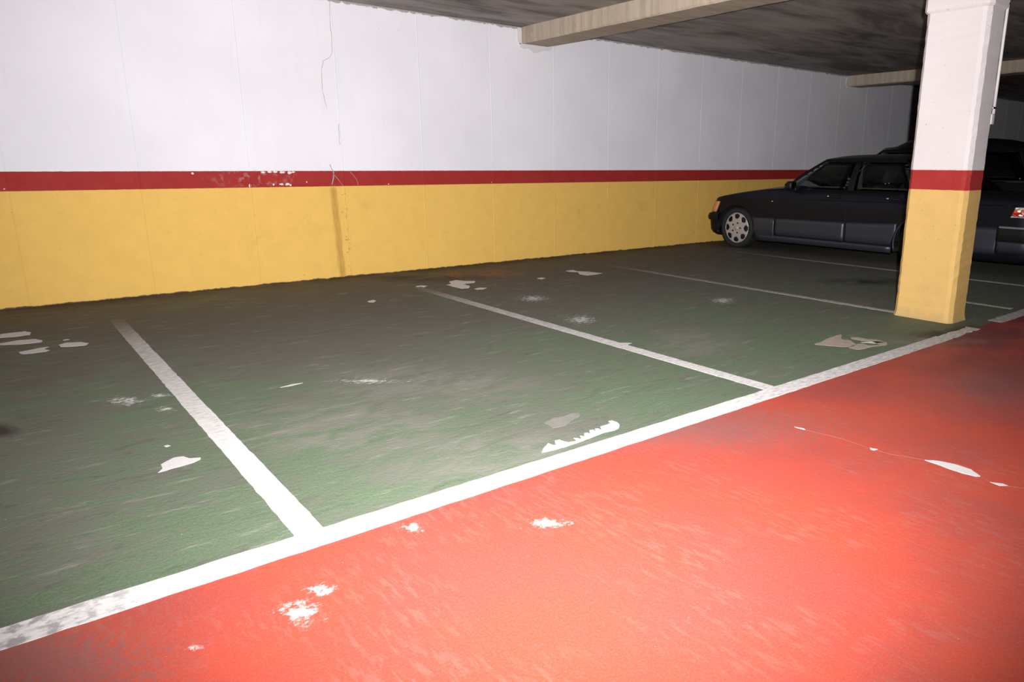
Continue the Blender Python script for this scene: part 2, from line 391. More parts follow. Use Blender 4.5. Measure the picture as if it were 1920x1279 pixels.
def mat_beam():
    t = NT('beam_concrete')
    a = t.noise(2.2, 5, .6, t.mapv((1, 6, .35))); b = t.noise(14, 6, .7)
    c = t.mix(t.ramp(a, .3, .7), (.40, .325, .235), (.50, .42, .34))
    c = t.mix(t.math('MULTIPLY', t.ramp(b, .5, .8), .6), c, (.27, .23, .19))
    t.col(c); t.bump(b, .3, .008)
    return t.set(Roughness=.85, Specular_IOR_Level=.2)

M_bay, M_lane, M_line = mat_bay(), mat_lane(), mat_line()
M_wall = banded('painted_wall', 1.0, 1.163, True)
M_col = banded('painted_column', 1.067, 1.222, False, (.63, .585, .58), (.60, .385, .13))
M_ceil, M_beam = mat_ceiling(), mat_beam()
M_slab = plain('slab_concrete', (.2, .19, .18), .85)
M_grey = plain('bare_grey_wall', (.45, .44, .44), .8, scale=3)
M_flake = plain('bare_white_concrete', (.62, .60, .59), .8, scale=40)
M_beige = plain('pinkish_worn_concrete', (.40, .335, .27), .8, var=.3, scale=18)
M_fade = plain('rubbed_grey_coating', (.20, .19, .165), .8, var=.25, scale=20)
M_crack = plain('crack_shadow', (.33, .30, .29), .9)
M_fcrack = plain('worn_red_crack', (.25, .09, .07), .8)
M_chip = plain('chipped_white_paint', (.72, .66, .66), .8)
M_mortar = plain('mortar', (.66, .64, .63), .85)

# ---------------------------------------------------------------- the setting
XL, XR, YB = -4.2, 30.0, -6.0
floor = box('floor', (XL, XR, YB, WALL_Y+.2, -.25, -.01), M_slab); tag(floor, kind='structure')
def coat(name, x0, x1, y0, y1, mat):
    o = box(name, (x0, x1, y0, y1, -.012, 0), mat, floor); return o
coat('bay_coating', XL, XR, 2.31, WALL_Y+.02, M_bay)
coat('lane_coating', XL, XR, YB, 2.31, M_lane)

def strip(name, p, q, w, jit=.0025, mat=None, z=0.0, th=.0015, step=.05):
    """a painted line from p to q, w wide, with a slightly ragged edge"""
    p, q = Vector(p), Vector(q); d = (q-p); L = d.length; d.normalize(); nrm = Vector((-d.y, d.x))
    n = max(2, int(L/step)); v = []; f = []
    for i in range(n+1):
        c = p + d*(L*i/n)
        a = c + nrm*(w/2+random.uniform(-jit, jit)); b = c - nrm*(w/2+random.uniform(-jit, jit))
        v += [(a.x, a.y, z+th), (b.x, b.y, z+th)]
        if i: f.append((2*i-2, 2*i-1, 2*i+1, 2*i))
    m = len(v)
    v += [(x, y, z-.002) for x, y, _ in v]
    for i in range(1, n+1):
        f.append((2*i-2, 2*i, m+2*i, m+2*i-2)); f.append((2*i-1, 2*i+1, m+2*i+1, m+2*i-1))
    f += [(0, 1, m+1, m), (2*n, 2*n+1, m+2*n+1, m+2*n)]
    return mesh_obj(name, v, f, mat or M_line, floor)

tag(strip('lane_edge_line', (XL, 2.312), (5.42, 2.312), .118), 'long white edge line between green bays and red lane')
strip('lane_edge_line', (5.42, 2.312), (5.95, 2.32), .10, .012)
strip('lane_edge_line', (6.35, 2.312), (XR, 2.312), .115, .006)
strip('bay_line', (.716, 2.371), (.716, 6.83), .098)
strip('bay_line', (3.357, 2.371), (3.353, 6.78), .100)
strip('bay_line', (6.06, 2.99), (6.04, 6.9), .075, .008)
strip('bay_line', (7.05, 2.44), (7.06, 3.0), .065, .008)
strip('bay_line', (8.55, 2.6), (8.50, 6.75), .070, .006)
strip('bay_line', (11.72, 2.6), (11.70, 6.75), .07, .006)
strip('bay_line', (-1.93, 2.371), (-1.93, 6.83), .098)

for poly in POLY_WHITE: slab_poly('worn_patch', refine(poly, .025, .004), 0, .0012, M_flake, floor)
for poly in POLY_BEIGE: slab_poly('worn_letter', refine(poly, .03, .002), 0, .0012, M_beige, floor)
for poly in POLY_COMB: slab_poly('worn_letter', refine(poly, .02, .0015), 0, .0012, M_flake, floor)
for poly in POLY_FADED: slab_poly('worn_patch', refine(poly, .02, .006), 0, .0008, M_fade, floor)
for poly in POLY_LANE: slab_poly('worn_patch', refine(poly, .02, .002), 0, .0012, M_flake, floor)
def ribbon(name, pts, w, mat, parent, plane, lift):
    """thin crack along pts; plane 'z' lies on the floor, plane 'y' on the back wall"""
    out = []
    for p, q in zip(pts, pts[1:]):
        n = max(1, int(math.dist(p, q)/.04))
        out += [(lerp(p[0], q[0], k/n)+random.uniform(-1, 1)*w*.8, lerp(p[1], q[1], k/n)) for k in range(n)]
    out.append(pts[-1]); v = []; f = []
    for i, (a, b) in enumerate(out):
        a0 = out[max(0, i-1)]; a1 = out[min(len(out)-1, i+1)]
        d = Vector((a1[0]-a0[0], a1[1]-a0[1])).normalized(); ww = w*random.uniform(.3, 1)/2
        for s_ in (1, -1):
            x, y = a - d.y*ww*s_, b + d.x*ww*s_
            v.append((x, y, lift) if plane == 'z' else (x, WALL_Y-lift, y))
        if i: f.append((2*i-2, 2*i-1, 2*i+1, 2*i))
    o = mesh_obj(name, v, f, mat, parent)
    m = o.modifiers.new('solid', 'SOLIDIFY'); m.thickness = .001
    return o
for pts in POLY_CRACKLINE: ribbon('floor_crack', pts, .004, M_fcrack, floor, 'z', .001)

# back wall: a slab faced with one-metre panels, a raised seam on each joint
wall = box('wall_back', (XL, XR, WALL_Y+.04, WALL_Y+.24, -.1, CEIL_Z+.1), M_slab); tag(wall, kind='structure')
PW, X0 = .9635, 5.026
k0 = math.ceil((XL-X0)/PW); k1 = math.floor((XR-X0)/PW)
pv, pf = box_data(.001, PW-.001, WALL_Y, WALL_Y+.045, 0, CEIL_Z)
pm = None; sm_ = None
for k in range(k0, k1):
    if pm is None:
        o = mesh_obj('panel', pv, pf, M_wall, wall); pm = o.data
    else:
        o = bpy.data.objects.new('panel', pm); C.objects.link(o); o.parent = wall
    o.location.x = X0 + k*PW
    if sm_ is None:
        n = 8; v = []; f = []
        for z in (0.0, CEIL_Z):
            v += [(.007*(1-2*i/n), WALL_Y-.0002-.0026*math.sin(math.pi*i/n)**2, z) for i in range(n+1)]
        f = [(i, i+1, n+2+i, n+1+i) for i in range(n)]
        s = mesh_obj('panel_seam', v, f, M_wall, wall, True); sm_ = s.data
    else:
        s = bpy.data.objects.new('panel_seam', sm_); C.objects.link(s); s.parent = wall
    s.location.x = X0 + k*PW

CR1 = [(3.093,2.875),(3.087,2.746),(3.083,2.611),(3.082,2.475),(3.078,2.372),(3.052,2.323),(2.975,2.278),(2.955,2.189),(2.943,2.073),(2.945,1.98),(2.962,1.888),(2.976,1.814)]
ribbon('wall_crack', CR1, .005, M_crack, wall, 'y', .001)
ribbon('wall_crack', [(3.095,1.669),(3.092,1.536),(3.087,1.439)], .010, plain('flaked_plaster', (.5,.48,.46), .9), wall, 'y', .001)
ribbon('wall_crack', [(2.955,1.23),(2.969,1.195),(2.985,1.145),(2.982,1.09),(2.968,1.02)], .016, M_crack, wall, 'y', .001)
ribbon('wall_crack', [(2.985,1.14),(3.02,1.09),(3.06,1.04),(3.09,1.0)], .010, M_crack, wall, 'y', .001)
ribbon('wall_crack', [(3.17,1.155),(3.22,1.11),(3.25,1.06),(3.26,1.01)], .014, plain('rubbed_red_paint', (.36,.16,.15), .8), wall, 'y', .001)
def wall_chip(cx, cz, rx, rz):
    n = 9; pts = [(cx+rx*random.uniform(.5, 1)*math.cos(2*math.pi*i/n), cz+rz*random.uniform(.5, 1)*math.sin(2*math.pi*i/n)) for i in range(n)]
    v = [(x, WALL_Y-.0012, z) for x, z in pts] + [(x, WALL_Y+.001, z) for x, z in pts]
    f = [tuple(range(n))] + [(i, (i+1) % n, n+(i+1) % n, n+i) for i in range(n)]
    mesh_obj('paint_chip', v, f, M_chip, wall)
for cx, cz, rx, rz in [(2.27,1.150,.028,.013),(2.33,1.152,.03,.012),(2.39,1.153,.03,.011),(2.46,1.150,.035,.016),(2.53,1.146,.03,.018),(2.57,1.151,.02,.012),
        (2.13,1.018,.016,.022),(2.36,1.026,.012,.012),(2.44,1.030,.03,.014),(2.50,1.028,.028,.018),(2.53,1.02,.014,.012),(1.62,1.142,.014,.014),(.18,1.02,.008,.008),(3.62,1.015,.008,.008),(5.0,1.018,.006,.006),
        (2.70,1.05,.008,.01)]:
    wall_chip(cx, cz, rx, rz)

ceil = box('ceiling', (XL, XR, YB, WALL_Y+.2, CEIL_Z, CEIL_Z+.25), M_ceil); tag(ceil, kind='structure')
tag(box('wall_left', (XL-.2, XL, YB, WALL_Y+.2, -.2, CEIL_Z+.1), M_grey), kind='structure')
tag(box('wall_right', (XR, XR+.2, YB, WALL_Y+.2, -.2, CEIL_Z+.1), M_grey), kind='structure')
tag(box('wall_front', (XL, XR, YB-.2, YB, -.2, CEIL_Z+.1), M_grey), kind='structure')

# ceiling beams, running from the back wall out over the lane
def beam(x0, x1, label, group):
    rows = []; n = 90; zb = 2.70; ch = .018
    sec = [(x0, CEIL_Z+.02), (x0, zb+ch), (x0+ch, zb), (x1-ch, zb), (x1, zb+ch), (x1, CEIL_Z+.02)]
    for i in range(n+1):
        y = lerp(YB+.01, WALL_Y, i/n)
        rows.append([(x+random.uniform(-1, 1)*.0025, y, z+random.uniform(-1, 1)*.0025) for x, z in sec])
    root = empty('concrete_beam', ((x0+x1)/2, WALL_Y, zb)); tag(root, label, 'beam', group)
    inv = Matrix.Translation(-root.location)
    o = grid('beam_body', [[inv @ Vector(p) for p in r] for r in rows], M_beam, root, closed=True, smooth=False)
    return root
b1 = beam(5.485, 5.915, 'pale concrete ceiling beam at top centre, lit from below', 'ceiling beams')
b2 = beam(13.0, 13.42, 'dim concrete ceiling beam far behind the column', 'ceiling beams')
def blob(name, pts, mat, parent, th):
    v = [Vector(p)-parent.location for p in pts]; n = len(v)
    v2 = [p+Vector((0, -th, 0)) for p in v]
    f = [tuple(range(n)), tuple(range(n, 2*n))] + [(i, (i+1) % n, n+(i+1) % n, n+i) for i in range(n)]
    return mesh_obj(name, v+v2, f, mat, parent)
blob('mortar_patch', [(5.45,WALL_Y,2.70),(5.47,WALL_Y,2.66),(5.53,WALL_Y,2.645),(5.60,WALL_Y,2.655),(5.66,WALL_Y,2.61),(5.74,WALL_Y,2.615),(5.82,WALL_Y,2.65),(5.92,WALL_Y,2.655),(5.96,WALL_Y,2.70)], M_mortar, b1, .012)
blob('mortar_patch', [(5.43,WALL_Y,2.88),(5.43,WALL_Y,2.72),(5.455,WALL_Y,2.69),(5.49,WALL_Y,2.70),(5.49,WALL_Y,2.88)], M_mortar, b1, .012)
blob('mortar_patch', [(12.93,WALL_Y,2.88),(12.90,WALL_Y,2.74),(12.95,WALL_Y,2.67),(13.01,WALL_Y,2.70),(13.01,WALL_Y,2.88)], M_mortar, b2, .012)

# ---------------------------------------------------------------- the column
def column():
    root = empty('column', (6.09, 2.745, 0))
    tag(root, 'square concrete column painted white, red and yellow beside the lane', 'column')
    x0, x1, y0, y1 = 5.945, 6.225, 2.505, 2.985
    def sec(e=0.0, c=.03, c2=.05):
        a, b, p, q = x0-e, x1+e, y0-e, y1+e
        return [(a, q-c), (a, p+c2), (a+.012, p+c2-.028), (a+c2-.002, p), (b-c*.6, p), (b, p+c*.6), (b, q-c), (b-c, q), (a+c, q)]
    def loft(name, zs, e):
        rows = []
        for z in zs:
            rows.append([Vector((x+random.uniform(-1,1)*.0022, y+random.uniform(-1,1)*.0022, z))-root.location for x, y in sec(e(z) if callable(e) else e)])
        o = grid(name, rows, M_col, root, closed=True, smooth=False)
        n = len(rows[0]); bm = bmesh.new(); bm.from_mesh(o.data); bm.verts.ensure_lookup_table()
        bm.faces.new(bm.verts[:n]); bm.faces.new(bm.verts[-n:]); bmesh.ops.recalc_face_normals(bm, faces=bm.faces)
        bm.to_mesh(o.data); bm.free()
        return o
    loft('shaft', [i*.04 for i in range(61)]+[2.42], lambda z: .010*max(0, 1-z/.05)-.0)
    loft('capital', [2.41, 2.425, 2.45, 2.55, 2.65, 2.75, CEIL_Z+.01], lambda z: .006 if z < 2.42 else .018)
    # painted conduit held off the right-hand face, ending in a small box
    px, py = 6.268, 2.515
    L = root.location
    tube('conduit', [Vector((px, py, z))-L for z in (1.655, 2.0, 2.3, 2.44, 2.50, CEIL_Z)], .0115, M_cond, root)
    for z in (1.70, 2.46):
        c = box('conduit_clip', (x1-.004-L.x, px+.014-L.x, py-.012-L.y, py+.012-L.y, z-.008, z+.008), M_metal, root, .002)
    box('conduit_box', (x1-.004-L.x, px+.006-L.x, py-.012-L.y, py+.03-L.y, 1.575, 1.652), M_cond, root, .004)
    return root
M_cond = plain('white_painted_pipe', (.62, .58, .57), .5)
M_metal = plain('bright_steel', (.7, .7, .7), .25, 1.0)
column()

# ---------------------------------------------------------------- cars
def glass_mat(name, tint):
    t = NT(name); t.t.nodes.remove(t.b)
    out = t.t.nodes['Material Output']
    tr = t.n('ShaderNodeBsdfTransparent'); tr.inputs[0].default_value = (*tint, 1)
    gl = t.n('ShaderNodeBsdfGlossy'); gl.inputs['Roughness'].default_value = .03; gl.inputs[0].default_value = (.9, .95, 1, 1)
    fr = t.n('ShaderNodeFresnel'); fr.inputs[0].default_value = 1.45
    mx = t.n('ShaderNodeMixShader')
    t.put(mx.inputs[0], fr.outputs[0]); t.put(mx.inputs[1], tr.outputs[0]); t.put(mx.inputs[2], gl.outputs[0]); t.put(out.inputs[0], mx.outputs[0])
    return t.m
K = dict(
    paint=plain('black_blue_car_paint', (.012, .013, .018), .34, .45, .1, spec=.2, coat=0),
    clad=plain('grey_blue_lower_cladding', (.058, .064, .084), .40, .6, .08, spec=.3),
    plastic=plain('black_plastic', (.005, .005, .006), .6, spec=.25),
    rubber=plain('tyre_rubber', (.012, .012, .012), .8),
    alloy=plain('silver_alloy', (.46, .43, .43), .45, .35, .06),
    dark=plain('dark_cavity', (.006, .006, .006), .9),
    glass=glass_mat('car_window_glass', (.66, .72, .70)),
    glass_dark=glass_mat('tinted_window_glass', (.25, .28, .27)),
    chrome=plain('chrome', (.8, .8, .8), .12, 1.0),
    amber=plain('amber_lens', (.62, .30, .13), .25, 0, .15, 60),
    lens=plain('headlight_lens', (.55, .55, .52), .15),
    red=plain('red_taillight_lens', (.62, .035, .02), .12, 0, .3, 80, coat=1),
    orange=plain('orange_taillight_lens', (.85, .22, .04), .12, 0, .3, 80, coat=1),
    clear=plain('silver_reflector_lens', (.9, .85, .9), .3, .6, .2, 80),
    seat=plain('dark_seat_fabric', (.035, .035, .038), .9),
    mirror=plain('dim_mirror', (.12, .13, .15), .08, 1.0), strip_=plain('satin_trim', (.35, .36, .38), .3, .6),
)

def make_wheel(root, x, y, r, rr, side, cross):
    """tyre, pierced alloy rim, bolts and cap; side=-1 shows its face towards -x"""
    w = .10
    t = []
    prof = [(rr, -w), (rr+.012, -w-.004), ((r+rr)/2, -w-.012), (r-.012, -w), (r, -w+.02), (r, w-.02), (r-.012, w), ((r+rr)/2, w+.01), (rr, w)]
    n = 56
    rows = [[(x + side*-u*1.0 if False else x + u, y + q*math.cos(2*math.pi*i/n), r + q*math.sin(2*math.pi*i/n)) for i in range(n)] for q, u in prof]
    grid('tyre', rows, K['rubber'], root, closed=True)
    xf = x + side*w
    nr, na = 26, 144; verts = []; faces = []; keep = {}
    for i in range(nr+1):
        q = lerp(.001, rr, i/nr)
        for j in range(na):
            a = 2*math.pi*j/na
            dish = .010*(1-(q/rr)**2) - (.012 if q > rr*.93 else 0)
            verts.append((xf - side*(.012) + side*dish*1.0, y + q*math.cos(a), r + q*math.sin(a)))
    for i in range(nr):
        q = lerp(.001, rr, (i+.5)/nr)
        for j in range(na):
            a = 2*math.pi*(j+.5)/na
            hole = False
            for h in range(8):
                ah = 2*math.pi*h/8
                da = (a-ah+math.pi) % (2*math.pi) - math.pi
                if ((q-rr*.755)/(rr*.165))**2 + (da*rr*.755/(rr*.205))**2 < 1: hole = True
            if not hole:
                faces.append((i*na+j, i*na+(j+1) % na, (i+1)*na+(j+1) % na, (i+1)*na+j))
    rim = mesh_obj('rim', verts, faces, K['alloy'], root, True)
    m = rim.modifiers.new('solid', 'SOLIDIFY'); m.thickness = .012; m.offset = 0
    back = grid('brake_disc', [[(xf - side*.06, y+q*math.cos(2*math.pi*i/32), r+q*math.sin(2*math.pi*i/32)) for i in range(32)] for q in (.001, rr*.98)], K['dark'], root, closed=True, thick=.006)
    for b in range(5):
        a = 2*math.pi*b/5 + math.pi
        tube('wheel_bolt', [(xf + side*e, y+rr*.33*math.cos(a), r+rr*.33*math.sin(a)) for e in (0, .007)], rr*.062, K['dark'], rim, 8)
    cap = tube('centre_cap', [(xf + side*e, y, r) for e in (0, .010, .013)], [rr*.15, rr*.15, rr*.10], K['alloy'], rim, 20)
    if cross:
        v = [(xf+side*.0062, y, r)]; f = []
        for b in range(3):
            a = math.pi/2 + 2*math.pi*b/3
            v.append((xf+side*.0056, y+rr*.12*math.cos(a), r+rr*.12*math.sin(a)))
            a2 = a + math.pi/3
            v.append((xf+side*.0056, y+rr*.022*math.cos(a2), r+rr*.022*math.sin(a2)))
        for i in range(6): f.append((0, 1+i, 1+(i+1) % 6))
        star = mesh_obj('cap_star', [Vector(p)+Vector((side*.0085, 0, 0)) for p in v], f, K['chrome'], rim)
        sm = star.modifiers.new('solid', 'SOLIDIFY'); sm.thickness = .002

def make_car(name, label, x, sp):
    root = empty(name, (x, sp['mid'], 0)); tag(root, label, 'car')
    Y0 = sp['mid']
    def yl(v): return v - Y0
    wf, wr, R, zc = sp['wf'], sp['wr'], sp['arch'], sp['wheel_r']
    tail, nose = sp['tail'], sp['nose']
    ys = set()
    n = 70
    for i in range(n+1): ys.add(round(lerp(tail, nose, i/n), 4))
    for c in (wf, wr):
        for i in range(25): ys.add(round(c + R*math.cos(math.pi*i/24), 4))
        ys.add(round(c+R+.002, 4)); ys.add(round(c-R-.002, 4))
    ys = sorted(ys)
    def zlow(y):
        for c in (wf, wr):
            if abs(y-c) <= R: return max(sp['sill'], zc + math.sqrt(max(0, R*R-(y-c)**2)))
        return sp['sill']
    def hw(y, z):
        w = interp(y, sp['plan'])
        return w + interp(z, sp['bulge'])
    def ztop(y): return interp(y, sp['shoulder'])
    nz = 12
    for s in (-1, 1):
        rows = []
        for y in ys:
            a, b = zlow(y), ztop(y); zs = [lerp(a, b, j/nz) for j in range(nz+1)]
            rows.append([(s*hw(y, z), yl(y), z) for z in zs])
        grid('side_body', rows, K['paint'], root, thick=.006)
        for c in (wf, wr):
            # rolled lip and dark liner of the wheel arch
            tube('arch_lip', [(s*(hw(c, .5)+.001), yl(c + R*math.cos(a)), zc + R*math.sin(a)) for a in [lerp(-.35, math.pi+.35, i/28) for i in range(29)] if zc+R*math.sin(a) > sp['sill']-.01], .011, K['clad'] if sp['detail'] and c == wr else K['paint'], root, 8)  # rear lip gets the paler cladding colour to imitate a highlight
            grid('wheel_liner', [[(s*q, yl(c + (R+.004)*math.cos(math.pi*i/20)), zc + (R+.004)*math.sin(math.pi*i/20)) for i in range(21)] for q in (hw(c, .5)-.004, .45)], K['dark'], root)
            make_wheel(root, s*(interp(c, sp['plan'])-.115), yl(c), sp['wheel_r'], sp['rim_r'], s, sp['detail'])
    # bonnet and boot lid
    def deck(nm, ya, yb, crown, k=16):
        rows = []
        for i in range(k+1):
            y = lerp(ya, yb, i/k); z = ztop(y); w = hw(y, z)
            rows.append([(w*t, yl(y), z + crown*(1-abs(t)**2.6)) for t in [j/10-1 for j in range(21)]])
        return grid(nm, rows, K['paint'], root, thick=.006)
    deck('bonnet', sp['cowl']-.12, nose, sp['crown'])
    if sp['boot']: deck('boot_lid', tail, sp['boot']+.10, sp['crown']*.6)
    else: deck('tailgate_sill', tail, tail+.25, .01)
    # nose and tail faces
    for nm, y in (('nose_panel', nose), ('tail_panel', tail)):
        d = 1 if y == nose else -1
        rows = []
        for j in range(9):
            z = lerp(sp['sill']+.05, ztop(y), j/8); w = hw(y, z)
            rows.append([(w*t, yl(y)+d*.035*(1-t*t), z + (sp['crown']*(1-abs(t)**2.6)*(j == 8))) for t in [i/8-1 for i in range(17)]])
        grid(nm, rows, K['paint'], root, thick=.006)
    box('underbody', (-.70, .70, yl(tail+.1), yl(nose-.15), sp['sill'], sp['sill']+.05), K['dark'], root)
    # greenhouse
    zb, xb, zr, xr = sp['zb'], sp['xb'], sp['zr'], sp['xr']
    def side_pt(s, y, t, off=0):
        bul = .022*math.sin(math.pi*t)
        return (s*(lerp(xb, xr, t)+bul+off), yl(y), lerp(zb, zr, t))
    GL = K['glass_dark'] if sp.get('glass') else K['glass']
    def pane(nm, s, b0, b1, t0, t1, mat, lo=0.0, hi=1.0, off=0, thick=.005):
        rows = []
        for i in range(9):
            t = lerp(lo, hi, i/8); u = i/8
            rows.append([side_pt(s, lerp(lerp(b0, t0, u), lerp(b1, t1, u), j/6), t, off) for j in range(7)])
        return grid(nm, rows, mat, root, thick=thick)
    A0, A1, B, C0, C1 = sp['A0'], sp['A1'], sp['B'], sp['C0'], sp['C1']     # base / top of the front pillar, middle pillar, top / base of the rear pillar
    def aline(t): return lerp(A0, A1, t)
    def cline(t): return lerp(C1, C0, t)
    for s in (-1, 1):
        pane('front_pillar', s, A0+.01, A0-.055, A1+.0, A1-.065, K['paint'])
        pane('roof_rail', s, aline(.92)-.02, cline(.92), A1, C0, K['paint'], .92, 1.0)
        pane('belt_strip', s, A0, C1+.02, aline(.05), cline(.05), K['plastic'], -.02, .05, .004)
        pane('middle_pillar', s, B+.045, B-.045, B+.035, B-.035, K['plastic'], .03, .95, .003)
        cw = sp['cw']
        pane('rear_pillar', s, C1+cw, C1-.02, C0+.10, C0-.03, K['paint'])
        g1 = pane('front_side_window', s, aline(.05)-.05, B+.04, aline(.92)-.06, B+.03, GL, .05, .92)
        pane('rear_side_window', s, B-.04, C1+cw, B-.03, cline(.92)+.13, GL, .05, .92)
    rc = sp['roof_crown']
    rows = []
    ry = sp['roof_y']
    for y, dz in ry:
        rows.append([(xr*1.01*t, yl(y - sp.get('roof_plan', 0)*abs(t)**3*max(0, min(1, (y-sp.get('roof_p0', 5.8))/.6))), zr + dz*(1-abs(t)**2.4) if dz > 0 else zr+dz) for t in [j/12-1 for j in range(25)]])
    grid('roof', rows, K['paint'], root, thick=.01)
    def screen(nm, yb_, yt, wb, wt, zb_, crown_b, crown_t, ztc):
        rows = []
        for i in range(11):
            u = i/10
            rows.append([(lerp(wb, wt, u)*t, yl(lerp(yb_ + crown_b*(1-t*t), yt + crown_t*(1-t*t), u)), lerp(zb_, zr + ztc*(1-abs(t)**2.4), u) + .02*math.sin(math.pi*u)) for t in [j/10-1 for j in range(21)]])
        return grid(nm, rows, GL, root, thick=.005)
    screen('windscreen', A0, A1, xb-.01, xr, zb+.01, .14, .06, ry[-1][1] if ry[-1][1] > 0 else .03)
    screen('rear_window', C1, C0, xb-.02, xr, zb+.02, -.10, -.05, max(.03, ry[0][1]))
    if not sp['detail']: return root
    return root

sedan_spec = dict(mid=5.655, wf=7.11, wr=4.22, arch=.352, wheel_r=.305, rim_r=.232, tail=2.98, nose=7.60, sill=.175, detail=True,
    plan=[(2.98,.765),(3.12,.805),(3.5,.832),(4.4,.842),(6.9,.842),(7.2,.832),(7.42,.805),(7.54,.775),(7.60,.735)],
    bulge=[(.17,-.03),(.30,0),(.60,.002),(.775,0),(.79,-.010),(.93,-.046)],
    shoulder=[(2.98,.885),(3.2,.915),(3.95,.925),(6.3,.915),(6.6,.895),(7.1,.825),(7.4,.775),(7.54,.745),(7.585,.725),(7.60,.70)],
    crown=.045, cowl=6.35, boot=3.95, zb=.905, xb=.790, zr=1.325, xr=.600, A0=6.34, A1=5.78, B=5.27, C0=4.52, C1=3.92, cw=.42,
    roof_crown=.07, roof_y=[(4.40,.0),(4.50,.045),(4.7,.066),(4.95,.074),(5.3,.070),(5.5,.066),(5.64,.060),(5.74,.048),(5.81,.034),(5.845,.022)], roof_plan=.075, roof_p0=5.25)
car = make_car('sedan_car', 'black saloon car with grey lower panels and silver wheels, nose to the wall', 9.735, sedan_spec)

